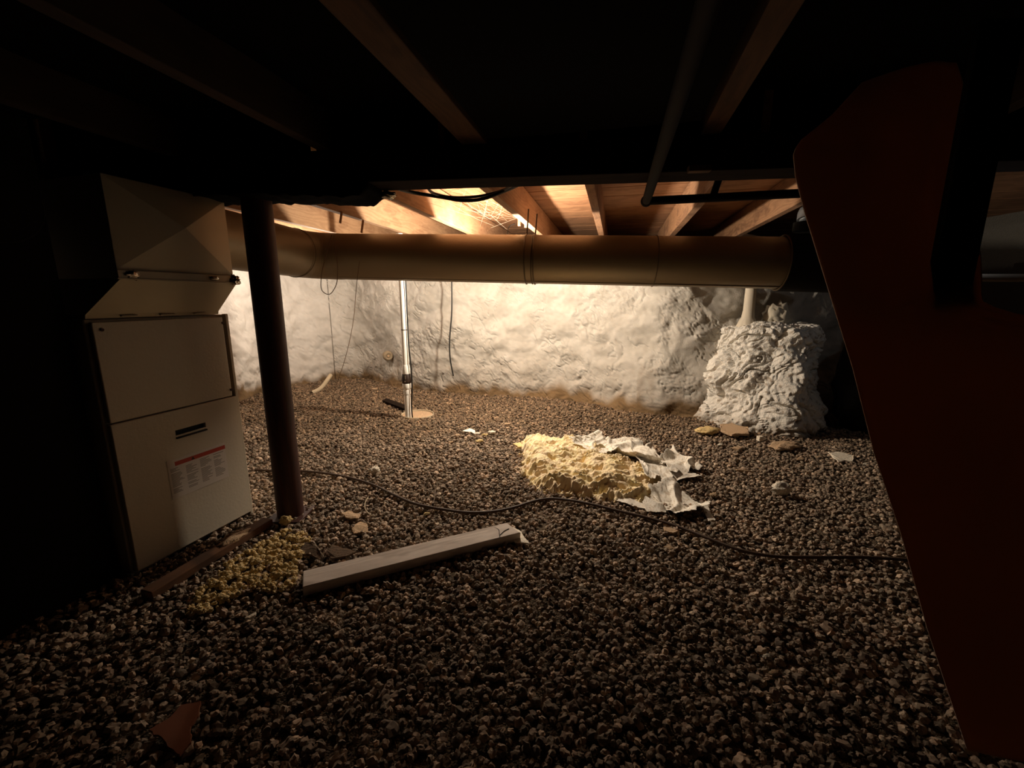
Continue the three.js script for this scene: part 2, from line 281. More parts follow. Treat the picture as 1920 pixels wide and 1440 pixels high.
joist(-1.6, beamZj(-1.6) - 0.03, 1.9, 'dark joist overhead above the furnace plenum', M.joistShaded);
// sheet metal nailed under the two middle joists
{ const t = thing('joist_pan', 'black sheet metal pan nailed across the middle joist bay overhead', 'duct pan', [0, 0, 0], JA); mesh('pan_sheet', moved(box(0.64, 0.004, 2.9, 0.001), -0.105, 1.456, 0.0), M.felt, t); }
{ // added black sheets between the near joists, standing in for shade
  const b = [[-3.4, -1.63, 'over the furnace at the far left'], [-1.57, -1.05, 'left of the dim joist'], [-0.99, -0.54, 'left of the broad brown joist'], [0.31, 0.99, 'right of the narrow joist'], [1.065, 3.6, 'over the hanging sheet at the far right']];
  for (const [x0, x1, w] of b) { const g = slab(12, 40, (u, v) => V(lerp(x0, x1, u), 1.585 - 0.02 * Math.sin(u * Math.PI) + 0.006 * n2(u * 5 + x0, v * 7), lerp(2.1, beamZj((x0 + x1) / 2) + 0.09, v)), (p) => V(p.x, p.y + 0.006, p.z)); const m = tag(mesh('bay_shade_sheet', g, M.felt), 'added black shade sheet between the overhead joists ' + w, 'felt'); m.rotation.y = JA; }
}
{
  const t = thing('main_beam', 'long dark timber beam carrying the joists on top of the steel column', 'beam', [0, 0, 0], BA);
  mesh('timber', moved(box(6.4, 0.108, 0.13, 0.004), 0.6, 1.406, -1.603), M.girder, t);
  const q = atZ(1316, 312, -1.44), e = mesh('end_block', box(0.07, 0.02, 0.03, 0.004), M.joistHalfShaded, t); t.updateMatrixWorld(); e.position.copy(t.worldToLocal(q)); e.position.z = -1.524;
}
{ // solid blocking between the joists on top of the beam
  const xs = [-3.7, -2.72, -2.2, -1.64, -1.1, -0.62, -0.46, -0.141, 0.24, 0.428, 1.0, 1.5, 2.6]; let k = 0; const spots = ['at the far left', 'above the furnace', 'left of the column', 'right of the column', 'by the felt end', 'by the broad joist', 'above the cable end', 'over the metal pan', 'by the gas pipe', 'over the gas pipe elbow', 'above the hanging sheet', 'at the far right'];
  for (let i = 0; i + 1 < xs.length; i++) { const w = xs[i + 1] - xs[i], m = tag(mesh('beam_blocking', box(w - 0.006, 0.194, 0.04, 0.002), M.girder), 'dark solid timber block on top of the beam ' + spots[k++], 'blocking'); let zj = -1.55, p; for (let n = 0; n < 8; n++) { p = jx((xs[i] + xs[i + 1]) / 2, zj); zj += (beamZ(p.x) - p.z) * 0.9; } m.position.set(p.x, 1.558, p.z); m.rotation.y = JA; }
}
{ // sagging dark felt wrap along the left part of the beam, with a foil-tipped end
  const t = thing('beam_wrap', 'sagging black felt wrap under the left part of the beam with crumpled foil end', 'felt wrap', [0, 0, 0], BA);
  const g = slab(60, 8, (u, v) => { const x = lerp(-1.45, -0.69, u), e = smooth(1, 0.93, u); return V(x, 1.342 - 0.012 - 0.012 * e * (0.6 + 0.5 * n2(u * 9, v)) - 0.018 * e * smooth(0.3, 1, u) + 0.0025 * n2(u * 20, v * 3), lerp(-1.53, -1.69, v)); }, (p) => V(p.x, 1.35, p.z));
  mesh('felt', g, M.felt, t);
  const f = lump(40, 3, 0.45, 2.2); f.scale(0.03, 0.013, 0.02); mesh('foil_end', moved(f, -0.675, 1.338, -1.675), M.foil, t);
}

// ---------------------------------------------------------------- lamps
for (const [L, label, side] of [[WARM, 'caged work lamp with warm bulb hidden behind the middle of the round duct', 0.1], [WARM2, 'added fill lamp with warm bulb hidden behind the duct near the elbow', 0.15]]) {
  const t = thing('unseen_lamp', label, 'lamp', L.at);
  mesh('bulb', lathe([[0.0001, -0.045], [0.018, -0.04], [0.029, -0.02], [0.03, 0], [0.022, 0.02], [0.014, 0.034], [0.013, 0.04], [0.0001, 0.04]], 20), glow(L.color, 20), t);
  mesh('socket', moved(cyl(0.017, 0.05), 0, 0.068, 0), M.rubber, t);
  const c = []; for (let k = 0; k < 6; k++) { const a = k * Math.PI / 3, f = (r, y) => V(r * Math.cos(a), y, r * Math.sin(a)); c.push(tube([f(0.018, 0.06), f(0.042, 0.03), f(0.043, -0.02), f(0.012, -0.05)], 0.0012, 12, 5)); } mesh('wire_cage', merge(c), M.steel, t);
  mesh('hanging_cord', tube([V(0, 0.09, 0), V(0.03, 0.12, 0.01), V(side * 0.6, L.lift - 0.02, 0.0), V(side, L.lift, 0)], 0.003, 16), M.cable, t);
  const l = new THREE.PointLight(new THREE.Color(...L.color), L.power, 0, 2); l.castShadow = true; l.shadow.radius = 1.5; t.add(l);
}
{
  const t = thing('small_lamp', 'small white lamp in the dark corner beyond the hanging brown sheet', 'lamp', COOL.at);
  mesh('bulb', new THREE.SphereGeometry(0.025, 16, 12), glow(COOL.color, 2), t);
  mesh('socket', moved(cyl(0.014, 0.05), 0, 0.045, 0), M.rubber, t);
  mesh('hanging_cord', rod(V(0, 0.06, 0), V(0, 0.44, 0), 0.003, 8), M.cable, t);
  const l = new THREE.PointLight(new THREE.Color(...COOL.color), COOL.power, 0, 2); l.castShadow = true; t.add(l);
}

// ---------------------------------------------------------------- furnace, plenum, column
const FA = V(-1.16, 0, -1.76), FB = V(-1.30, 0, -1.317), FW = 0.466, FD = 0.62, FT = Math.atan2(0.953, 0.302), FN = V(0.953, 0, 0.302);
const FC = FA.clone().add(FB).multiplyScalar(0.5).addScaledVector(FN, -FD / 2);
{
  const t = thing('furnace', 'tall beige steel furnace cabinet with slot handle and warning label beside the column', 'furnace', [FC.x, 0.004, FC.z], FT);
  const H = 0.883, F = FD / 2;
  mesh('cabinet', moved(box(FW, H, FD - 0.02, 0.006, 2), 0, H / 2, -0.01), M.enamel, t);
  const up = mesh('upper_door', moved(box(FW - 0.034, 0.325, 0.016, 0.004, 2), -0.008, 0.712, F - 0.006), M.enamelDoor, t);
  mesh('corner_trim', moved(box(0.014, 0.885, 0.02, 0.003), FW / 2 - 0.006, 0.443, F - 0.008), M.enamel, t);
  const sc = []; for (const [x, y] of [[0.205, 0.85], [0.205, 0.575], [-0.2, 0.85]]) { const s = cyl(0.005, 0.006, 10); s.rotateX(Math.PI / 2); sc.push(moved(s, x, y, F + 0.003)); }
  sc.forEach((s) => mesh('screw', s, M.rust, up));
  // lower door with a real recessed slot
  const sh = new THREE.Shape(), w = (FW - 0.02) / 2, y0 = 0.02, y1 = 0.543; sh.moveTo(-w, y0); sh.lineTo(w, y0); sh.lineTo(w, y1); sh.lineTo(-w, y1); sh.closePath();
  const hx = 0.022, hy = 0.455, hw = 0.058, hh = 0.016, ho = new THREE.Path(); ho.moveTo(hx - hw, hy - hh); ho.lineTo(hx - hw, hy + hh); ho.lineTo(hx + hw, hy + hh); ho.lineTo(hx + hw, hy - hh); ho.closePath(); sh.holes.push(ho);
  const dg = new THREE.ExtrudeGeometry(sh, { depth: 0.014, bevelEnabled: true, bevelSize: 0.002, bevelThickness: 0.002, bevelSegments: 1 });
  const dr = mesh('lower_door', moved(dg, 0, 0, F - 0.014), M.enamelDoor, t);
  const hp = mesh('recessed_handle', merge([moved(box(hw * 2, hh * 2, 0.003, 0), hx, hy, F - 0.0115), moved(box(hw * 2, 0.006, 0.014, 0.001), hx, hy - hh + 0.002, F + 0.001)]), M.darkSlot, dr); hp.userData.label = 'dark recessed slot handle';
  mesh('handle_lip', moved(box(hw * 2 + 0.004, 0.012, 0.006, 0.002), hx, hy - hh + 0.006, F - 0.001), M.enamelDoor, dr);
  const cv = document.createElement('canvas'); cv.width = 512; cv.height = 340; const c = cv.getContext('2d');
  c.fillStyle = '#cdc0b4'; c.fillRect(0, 0, 512, 340); c.fillStyle = '#a8341f'; c.fillRect(60, 26, 452, 36); c.fillStyle = '#3a1610'; c.beginPath(); c.moveTo(196, 58); c.lineTo(212, 30); c.lineTo(228, 58); c.fill();
  const rl = rng(4); for (let col = 0; col < 4; col++) for (let y = 78; y < 290; y += 11) { if (rl() < 0.1) continue; c.fillStyle = 'rgba(84,72,62,.75)'; c.fillRect(18 + col * 124, y, 40 + 64 * rl(), 5); }
  const ct = new THREE.CanvasTexture(cv); ct.colorSpace = THREE.SRGBColorSpace;
  const lg = new THREE.PlaneGeometry(0.225, 0.15); const lb = mesh('warning_label', moved(new THREE.BoxGeometry(0.225, 0.15, 0.0008), 0.031, 0.292, F + 0.0028), std({ map: ct, roughness: 0.5 }), dr); lb.userData.label = 'white sticker with a red header band and columns of fine print'; lg.dispose();
}
{
  const t = thing('supply_plenum', 'galvanized sheet metal plenum with cross-broken face standing on top of the furnace', 'plenum', [FC.x, 0.889, FC.z], FT);
  const F = FD / 2, x0 = -FW / 2, x1 = FW / 2;
  const ring = (xa, xb, za, zb, y) => [V(xa, y, zb), V(xb, y, zb), V(xb, y, za), V(xa, y, za)];
  function loft(rings) { const pos = [], idx = []; const quad = (a, b, c, d) => { const k = pos.length / 3; for (const p of [a, b, c, d]) pos.push(p.x, p.y, p.z); idx.push(k, k + 1, k + 2, k, k + 2, k + 3); };
    for (let i = 0; i + 1 < rings.length; i++) for (let k = 0; k < 4; k++) quad(rings[i][k], rings[i][(k + 1) % 4], rings[i + 1][(k + 1) % 4], rings[i + 1][k]);
    const T = rings[rings.length - 1], B = rings[0]; quad(T[0], T[1], T[2], T[3]); quad(B[3], B[2], B[1], B[0]);
    const g = new THREE.BufferGeometry(); g.setAttribute('position', new THREE.Float32BufferAttribute(pos, 3)); g.setAttribute('uv', new THREE.Float32BufferAttribute(pos.map((_, i) => pos[i]).filter((_, i) => i % 3 < 2), 2)); g.setIndex(idx); g.computeVertexNormals(); return g; }
  mesh('transition', loft([ring(x0 + 0.004, x1 - 0.03, -F + 0.01, F - 0.012, 0), ring(x0 + 0.004, x1 - 0.03, -F + 0.01, F - 0.008, 0.012), ring(x0 + 0.1, x1 + 0.045, -F + 0.02, F + 0.02, 0.126)]), M.galv, t);
  const bx0 = x0 + 0.1, bx1 = x1 + 0.04;
  mesh('side_box', loft([ring(bx0, bx1, -F + 0.02, F + 0.006, 0.126), ring(bx0, bx1, -F + 0.02, F + 0.006, 0.44)]), M.galv, t);
  { // cross-broken front sheet: four facets that meet at a raised centre
    const a = V(bx0, 0.155, F + 0.008), b = V(bx1, 0.155, F + 0.008), c = V(bx1, 0.438, F + 0.008), d = V(bx0, 0.438, F + 0.008), m = V((bx0 + bx1) / 2 + 0.02, 0.31, F + 0.03), pos = [], uv = [];
    for (const tr of [[a, b, m], [b, c, m], [c, d, m], [d, a, m], [b, a, c], [a, d, c]]) for (const p of tr) { pos.push(p.x, p.y, p.z); uv.push(p.x, p.y); }
    const g = new THREE.BufferGeometry(); g.setAttribute('position', new THREE.Float32BufferAttribute(pos, 3)); g.setAttribute('uv', new THREE.Float32BufferAttribute(uv, 2)); g.computeVertexNormals(); mesh('front_sheet', g, M.galv, t);
  }
  mesh('drive_flange', merge([moved(box(bx1 - bx0 + 0.02, 0.028, 0.016, 0.002), (bx0 + bx1) / 2, 0.138, F + 0.016), moved(box(bx1 - bx0 + 0.03, 0.005, 0.03, 0.001), (bx0 + bx1) / 2, 0.124, F + 0.014)]), M.flange, t);
  const dent = lump(21, 3, 0.3, 2.4); dent.scale(0.02, 0.008, 0.008); mesh('sheet_dent', moved(dent, bx0 + 0.31, 0.139, F + 0.024), M.foil, t);
  const tp = lump(23, 3, 0.5, 2.6); tp.scale(0.02, 0.018, 0.016); mesh('foil_tape', moved(tp, bx1 - 0.008, 0.135, F + 0.022), M.foil, t);
  const tq = lump(24, 3, 0.5, 2.2); tq.scale(0.02, 0.014, 0.01); mesh('foil_tape', moved(tq, bx0 + 0.03, 0.137, F + 0.022), M.foil, t);
  for (let k = 0; k < 3; k++) mesh('edge_clip', moved(box(0.05, 0.005, 0.008, 0.002), x0 + 0.12 + 0.12 * k, 0.006, F - 0.006), M.flange, t);
  const cg = cyl(0.12, 0.09, 32); cg.rotateZ(Math.PI / 2); mesh('takeoff_collar', moved(cg, bx1 + 0.03, 0.355, 0.1), M.darkDuct, t);
}
{
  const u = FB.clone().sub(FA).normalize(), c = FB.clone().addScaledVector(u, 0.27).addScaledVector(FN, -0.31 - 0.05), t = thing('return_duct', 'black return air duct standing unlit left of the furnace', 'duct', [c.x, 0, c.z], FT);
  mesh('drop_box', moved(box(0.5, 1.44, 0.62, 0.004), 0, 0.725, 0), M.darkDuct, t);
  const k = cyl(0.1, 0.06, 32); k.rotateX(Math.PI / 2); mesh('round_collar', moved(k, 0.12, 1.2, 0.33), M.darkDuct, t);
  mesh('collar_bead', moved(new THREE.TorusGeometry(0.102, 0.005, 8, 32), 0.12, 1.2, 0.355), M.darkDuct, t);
}
{
  const t = thing('steel_column', 'rusty brown round steel column between furnace and gravel holding up the beam', 'column', [-0.985, 0, -1.75]);
  mesh('pole', moved(cyl(0.054, 1.33, 40), 0, 0.677, 0), M.rust, t);
  mesh('base_plate', moved(box(0.15, 0.012, 0.15, 0.002), 0, 0.006, 0), M.rust, t);
  const cp = mesh('cap_plate', moved(box(0.16, 0.01, 0.15, 0.002), 0, 1.346, 0), M.rust, t); cp.rotation.y = BA;
}

// ---------------------------------------------------------------- round duct
{
  const t = thing('round_duct', 'long round sheet metal duct hung across the room in front of the white wall', 'duct');
  const D0 = V(-1.53, 1.255, -2.12), D1 = V(-1.37, 1.236, -3.06), D2 = V(2.02, 1.142, -2.53), RR = 0.15;
  const out = D1.clone().sub(D0).normalize(), along = D2.clone().sub(D1).normalize(), e = 0.2;
  const e0 = D1.clone().addScaledVector(out, -e), e1 = D1.clone().addScaledVector(along, e), at = (px) => { const k = 1; let best = e1, bd = 1e9; for (let i = 0; i <= 600; i++) { const p = e1.clone().lerp(D2, i / 600), d = Math.abs(project(p).x - px); if (d < bd) { bd = d; best = p; } } return best.clone().multiplyScalar(k); };
  const sec = (a, b, r, r2 = r) => { const g = rod(a, b, r, 56, r2); return g; };
  mesh('duct_section', sec(D0, e0, RR), M.duct, t);
  const el = []; for (let i = 0; i < 5; i++) { const f = (k) => { const u = k / 5; return e0.clone().multiplyScalar((1 - u) ** 2).addScaledVector(D1, 2 * u * (1 - u)).addScaledVector(e1, u * u); }; const g = sec(f(i), f(i + 1), RR + 0.002); el.push(g, moved(new THREE.SphereGeometry(RR + 0.0015, 40, 24), ...f(i + 1).toArray())); }
  mesh('elbow', merge(el), M.duct, t);
  const cuts = [e1, at(1000), at(1226), at(1462)];
  for (let i = 0; i < 3; i++) mesh('duct_section', sec(cuts[i], cuts[i + 1].clone().addScaledVector(along, 0.03), RR - 0.0012 * i, RR - 0.0012 * i), M.duct, t);
  mesh('duct_end', sec(cuts[3], D2, RR + 0.012), M.darkDuct, t);
  const q = new THREE.Quaternion().setFromUnitVectors(V(0, 0, 1), along);
  const band = (p, r, tr) => { const g = new THREE.TorusGeometry(r, tr, 6, 56); g.applyQuaternion(q); return moved(g, p.x, p.y, p.z); };
  mesh('joint_bead', band(cuts[1], RR + 0.001, 0.004), M.ductBand, t); mesh('joint_bead', band(cuts[2], RR, 0.003), M.ductBand, t); mesh('joint_bead', band(cuts[3], RR + 0.004, 0.006), M.ductBand, t);
  { const q0 = new THREE.Quaternion().setFromUnitVectors(V(0, 0, 1), out), g = new THREE.TorusGeometry(RR + 0.001, 0.004, 6, 56); g.applyQuaternion(q0); mesh('joint_bead', moved(g, e0.x, e0.y, e0.z), M.ductBand, t); }
  // hanger straps: a loop round the duct and two tails up to the joists
  const strap = (p, top) => { const s = []; const side = V(-along.z, 0, along.x).normalize(); for (let k = 0; k < 40; k++) { const a = (k / 40) * Math.PI * 2, b = ((k + 1) / 40) * Math.PI * 2, f = (z) => p.clone().addScaledVector(side, Math.cos(z) * (RR + 0.003)).add(V(0, Math.sin(z) * (RR + 0.003), 0)); s.push(rod(f(a), f(b), 0.004, 5)); } s.push(rod(p.clone().add(V(0, RR, 0)), V(p.x + 0.01, top, p.z), 0.005, 6)); return merge(s); };
  mesh('hanger_strap', strap(at(988), 1.5), M.ductBand, t); mesh('hanger_strap', strap(at(1003), 1.47), M.ductBand, t);
  // lengthwise lock seam on the underside
  const sm = []; for (let i = 0; i < 3; i++) sm.push(rod(cuts[i].clone().add(V(0, -RR + 0.012, 0.06)), cuts[i + 1].clone().add(V(0, -RR + 0.012, 0.06)), 0.003, 6)); mesh('lock_seam', merge(sm), M.duct, t);
}
{ // branch pipe rising from the duct end, shiny elbow on top
  const t = thing('branch_pipe', 'shiny galvanized branch pipe elbow rising behind the right end of the duct', 'pipe', [1.70, 1.31, -2.58]);
  mesh('riser', moved(cyl(0.075, 0.05, 32), 0, 0.045, 0), M.darkDuct, t);
  const a = []; for (let i = 0; i < 4; i++) { const f = (k) => V(0.09 - 0.09 * Math.cos(k * 0.39), 0.08 + 0.09 * Math.sin(k * 0.39), -0.01 * k); a.push(rod(f(i), f(i + 1), 0.06, 28)); a.push(moved(new THREE.SphereGeometry(0.0598, 24, 16), ...f(i + 1).toArray())); }
  mesh('elbow', merge(a), M.silver, t);
  mesh('run', rod(V(0.09, 0.17, -0.04), V(0.7, 0.18, -0.1), 0.06, 28), M.galv, t);
}

// ---------------------------------------------------------------- pipes and cables
{
  const b = V(-0.838, 0, -3.33), t = thing('sump_pipe', 'white plastic discharge pipe with dark rubber coupling rising from the sump pit', 'pipe', [b.x, 0, b.z]);
  mesh('lower_pipe', moved(cyl(0.0235, 0.26, 28), 0, 0.1, 0), M.pvc, t);
  mesh('reducer', lathe([[0.0236, 0.2], [0.027, 0.205], [0.027, 0.235], [0.0255, 0.24], [0.0255, 0.247], [0.033, 0.254], [0.034, 0.285], [0.031, 0.292], [0.0236, 0.293]], 32), M.pvc, t);
  const c = mesh('rubber_coupling', lathe([[0.0236, 0.289], [0.033, 0.291], [0.038, 0.31], [0.037, 0.33], [0.032, 0.368], [0.0236, 0.37]], 32), M.rubber, t);
  mesh('hose_clamp', moved(cyl(0.0385, 0.008, 32), 0, 0.311, 0), M.rubber, c); mesh('clamp_screw', moved(box(0.007, 0.03, 0.006, 0.001), 0.0, 0.343, 0.036), M.steel, c); mesh('clamp_screw', moved(box(0.008, 0.01, 0.006, 0.001), -0.002, 0.312, 0.04), M.steel, c);
  mesh('bell_fitting', lathe([[0.0236, 0.365], [0.0315, 0.367], [0.0305, 0.405], [0.0265, 0.435], [0.0236, 0.44]], 32), M.pvc, t);
  mesh('upper_pipe', moved(cyl(0.0235, 1.05, 28), 0, 0.9, 0), M.pvc, t);
  mesh('glue_joint', moved(cyl(0.0242, 0.006, 28), 0, 0.713, 0), M.rubber, t);
}
{
  const t = thing('sump_pit', 'round tan sump pit rim set in the gravel at the foot of the white pipe', 'sump pit', [sumpC.x, 0, sumpC.z]);
  mesh('pit_rim', lathe([[0.135, -0.02], [0.135, 0.014], [0.131, 0.018], [0.126, 0.016], [0.124, -0.02]], 40), M.pale, t);
  mesh('pit_lid', moved(cyl(0.122, 0.006, 40), 0, 0.004, 0), M.scrapTan, t);
}
mesh('power_cable', tube([V(-0.80, 1.4, -3.31), V(-0.803, 1.0, -3.315), V(-0.804, 0.6, -3.315), V(-0.792, 0.42, -3.31), V(-0.792, 0.25, -3.31), V(-0.803, 0.1, -3.31), V(-0.8, 0.0, -3.31)], 0.0055, 60), M.cable);
tag(scene.children.at(-1), 'black power cable running down the right side of the white sump pipe', 'cable');
{
  const z = -3.95, pts = [[846, 470], [847, 530], [847, 585], [843, 640], [844, 672], [850, 705]].map(([x, y], i) => atZ(x, y, z + 0.0 * i));
  tag(mesh('loose_cable', tube(pts, 0.0065, 60), M.cable), 'black cable end dangling in front of the white wall right of the sump pipe', 'cable');
}
{
  const f = (l, z) => l.map(([x, y]) => atZ(x, y, z));
  tag(mesh('wire_loop', tube(f([[622, 440], [614, 470], [603, 515], [604, 545], [617, 552], [630, 535], [633, 505], [628, 460], [626, 440]], -2.86), 0.0026, 60, 6), M.thinWire), 'thin brown wire loop drooping below the duct elbow', 'wire');
  tag(mesh('hanging_string', tube(f([[674, 490], [668, 540], [664, 590], [657, 632], [645, 680], [633, 715]], -2.84).concat([atY(623, 752, 0.02)]), 0.0019, 60, 6), M.thinWire), 'thin brown string hanging from the duct down to the gravel left of the sump pipe', 'string');
  tag(mesh('joist_cable', tube([atZ(735, 350, -1.72), atZ(775, 361, -1.93), atZ(830, 370, -1.95), atZ(868, 376, -1.95), atZ(905, 373, -1.94), atZ(948, 357, -1.9), atZ(985, 340, -1.7)], 0.0075, 50), M.cable), 'black cable sagging across the brightly lit joist bay below the beam', 'cable');
  tag(mesh('joist_cable', tube([atZ(800, 350, -1.72), atZ(815, 363, -1.9), atZ(850, 370, -2.03), atZ(890, 369, -2.03), atZ(930, 361, -1.99), atZ(965, 345, -1.72)], 0.006, 40), M.cable), 'second thinner cable behind the sagging one in the bright joist bay', 'cable');
  tag(mesh('joist_cable', tube([atZ(500, 366, -1.79), atZ(570, 381, -1.93), atZ(620, 377, -1.9), atZ(680, 365, -1.88)], 0.007, 40), M.cable), 'black cable drooping from the felt wrap right of the column top', 'cable');
  const run = (a, b) => [atY(a[0], a[1], 1.437), atY(b[0], b[1], 1.437)];
  const t = thing('gas_pipe', 'black iron gas pipe with square elbow strapped under the joists at right', 'pipe');
  const e = atY(1212, 377, 1.325), d = jx(0, 1).setY(0), p0 = e.clone().addScaledVector(d, 1.6), r = jx(1, 0).setY(0), s = e.clone().addScaledVector(r, 0.85);
  mesh('pipe_run', rod(p0, e, 0.0165, 20), M.blackPipe, t); mesh('pipe_run', rod(e, s, 0.0155, 20), M.blackPipe, t);
  mesh('elbow', moved(new THREE.SphereGeometry(0.022, 20, 14), e.x, e.y, e.z), M.blackPipe, t);
  const tee = e.clone().addScaledVector(r, 0.24); mesh('branch_stub', rod(tee, tee.clone().add(V(0.035, 0.13, 0.0)), 0.013, 16), M.blackPipe, t);
  mesh('hanger_strap', merge([rod(p0.clone().lerp(e, 0.5), p0.clone().lerp(e, 0.5).add(V(0.05, 0.13, 0)), 0.004, 8)]), M.blackPipe, t); void run;
}
{
  const pts = [[478, 881], [520, 883], [575, 884], [620, 889], [665, 898], [700, 909], [735, 926], [780, 945], [830, 955], [880, 961], [925, 959], [965, 951], [1000, 940], [1030, 935], [1075, 939], [1120, 948], [1160, 958], [1215, 971], [1270, 987], [1330, 1010], [1390, 1032], [1450, 1043], [1530, 1045], [1620, 1045], [1705, 1050]].map(([x, y], i) => atY(x, y, 0.021 + 0.002 * Math.sin(i)));
  tag(mesh('electrical_cord', tube(pts, 0.0065, 160), M.cord), 'long brown electrical cord snaking across the gravel from the furnace to the right', 'cord');
  tag(mesh('loose_wire', tube([[690, 932], [684, 945], [686, 957], [697, 967], [705, 968]].map(([x, y]) => atY(x, y, 0.022)), 0.0022, 40, 6), M.pale), 'short thin curl of pale wire on the gravel just below the cord', 'wire');
  tag(mesh('loose_wire', tube([[800, 880], [808, 895], [816, 915], [815, 932], [812, 944]].map(([x, y]) => atY(x, y, 0.022)), 0.0018, 40, 6), M.thinWire), 'thin brown wire lying on the gravel reaching the middle of the cord', 'wire');
}

// ---------------------------------------------------------------- foam covered stone base and stub at the right
{
  const t = thing('stone_base', 'rough bulging stone chimney base coated in white spray foam at right end of wall', 'stone base', [boulderC.x, 0, boulderC.z]);
  let g = new THREE.CylinderGeometry(1, 1, 1, 300, 190, true); const p = g.attributes.position, col = [], uv = g.attributes.uv;
  for (let i = 0; i < p.count; i++) {
    const a = Math.atan2(p.getZ(i), p.getX(i)), v = p.getY(i) + 0.5, ca = Math.cos(a), sa = Math.sin(a), cap = v > 0.72 ? (v - 0.72) / 0.28 : 0;
    const sq = 1 / Math.pow(Math.abs(ca) ** 3.2 + Math.abs(sa) ** 3.2, 1 / 3.2), yy = cap ? 0.72 + 0.08 * Math.sin(cap * Math.PI / 2) : v;
    const r = (0.33 + 0.05 * smooth(0.35, 0, yy) - 0.04 * smooth(0.4, 0.78, yy)) * sq * (cap ? Math.sqrt(Math.max(0, 1 - cap ** 3)) : 1);
    const ex = ca * r * 1.12, ez = sa * r, x = ex * 0.77 - ez * 0.64, z = ex * 0.64 + ez * 0.77, q = [x * 3, yy * 3, z * 3];
    const wq = n3(q[0] * 1.4, q[1] * 1.4, q[2] * 1.4) * 0.4, ab = (f, o) => Math.abs(n3(q[0] * f + wq + o, q[1] * f * 0.62, q[2] * f + wq));
    const cr = smooth(0.16, 0, ab(1.4, 7)), cr2 = smooth(0.2, 0, ab(3.1, 3));
    const d = 0.045 * n3(q[0] * 0.8, q[1] * 0.8, q[2] * 0.8 + 5) + 0.02 * n3(q[0] * 2, q[1] * 2.2, q[2] * 2 + 9) - 0.036 * cr - 0.015 * cr2 + 0.011 * ab(6, 11) + 0.006 * n3(q[0] * 11 + wq * 4, q[1] * 7.5, q[2] * 11) + 0.0022 * n3(q[0] * 22, q[1] * 17, q[2] * 22);
    const k = cap > 0.6 ? 0.6 : 1, nx = ca * 0.77 - sa * 0.64, nz = ca * 0.64 + sa * 0.77; p.setXYZ(i, x + nx * d * k, yy * 0.985 + (cap ? d * 0.9 * cap : 0) - 0.03, z + nz * d * k);
    const dirt = clamp(smooth(0.16, 0.0, yy + 0.06 * n3(q[0], 1, q[2])) * 0.7 + smooth(0.6, 0.8, n3(q[0] * 6, q[1] * 6, q[2] * 6)) * 0.7 + cr * 0.1);
    col.push(lerp(0.82, 0.25, dirt), lerp(0.78, 0.17, dirt), lerp(0.71, 0.1, dirt)); uv.setXY(i, a * 0.4, yy);
  }
  g.setAttribute('color', new THREE.Float32BufferAttribute(col, 3)); g = mergeVertices(g, 1e-5); g.computeVertexNormals();
  mesh('foam_coat', g, M.boulder, t);
}
{
  const b = atZ(1402, 600, -3.22), t = thing('stub_pipe', 'white foam-coated pipe stub rising from the top of the stone base', 'pipe', [b.x, b.y - 0.08, b.z]);
  const g = lathe([[0.085, 0], [0.078, 0.03], [0.062, 0.07], [0.045, 0.1], [0.039, 0.15], [0.037, 0.3], [0.037, 0.55], [0.001, 0.55]], 40), p = g.attributes.position;
  for (let i = 0; i < p.count; i++) { const k = 1 + 0.12 * smooth(0.2, 0, p.getY(i)) * n3(p.getX(i) * 25, p.getY(i) * 25, p.getZ(i) * 25) + 0.03 * n3(p.getX(i) * 30, p.getY(i) * 10, p.getZ(i) * 30); p.setX(i, p.getX(i) * k); p.setZ(i, p.getZ(i) * k); } g.computeVertexNormals();
  mesh('pipe_body', g, std({ color: 0xd0c6b4, roughness: 0.8 }), t);
  const c = lump(61, 4, 0.35, 2.6); c.scale(0.085, 0.12, 0.07); mesh('foam_lump', moved(c, 0.2, 0.08, 0.02), std({ color: 0xc9bfac, roughness: 0.9 }), t);
}
{ // capped wall stub
  const p = atZ(727, 667, -4.62), t = thing('wall_stub', 'small round capped pipe stub poking from the wall left of the white pipe', 'pipe stub', [p.x, p.y, p.z], 0.5);
  const g = lathe([[0.03, -0.12], [0.055, 0.0], [0.05, 0.03], [0.042, 0.045], [0.03, 0.046], [0.026, 0.036], [0.0001, 0.034]], 32); g.rotateX(Math.PI / 2);
  mesh('foam_collar', g, std({ color: 0x96856c, roughness: 0.9 }), t); const k = lump(33, 2, 0.25); k.scale(0.017, 0.017, 0.01); mesh('pipe_end', moved(k, 0, 0, 0.036), M.scrapTan, t);
}
{ const a = atY(585, 737, 0.02), t = thing('drain_tube', 'short pale plastic tube end lying at the foot of the left wall corner', 'tube'); mesh('tube_body', tube([a, a.clone().add(V(0.05, 0.03, -0.09)), a.clone().add(V(0.09, 0.1, -0.17)), a.clone().add(V(0.1, 0.14, -0.24))], 0.021, 20, 16), M.pale, t); }
{ const a = atY(722, 757, 0.0), b = atY(762, 772, 0.0), t = thing('wood_chunk', 'dark broken wood piece tilted beside the sump pit', 'wood piece', [(a.x + b.x) / 2, 0.03, (a.z + b.z) / 2], -Math.atan2(b.z - a.z, b.x - a.x)); const m = mesh('splinter', box(a.distanceTo(b), 0.03, 0.05, 0.004), M.girder, t); m.rotation.x = 0.3; }

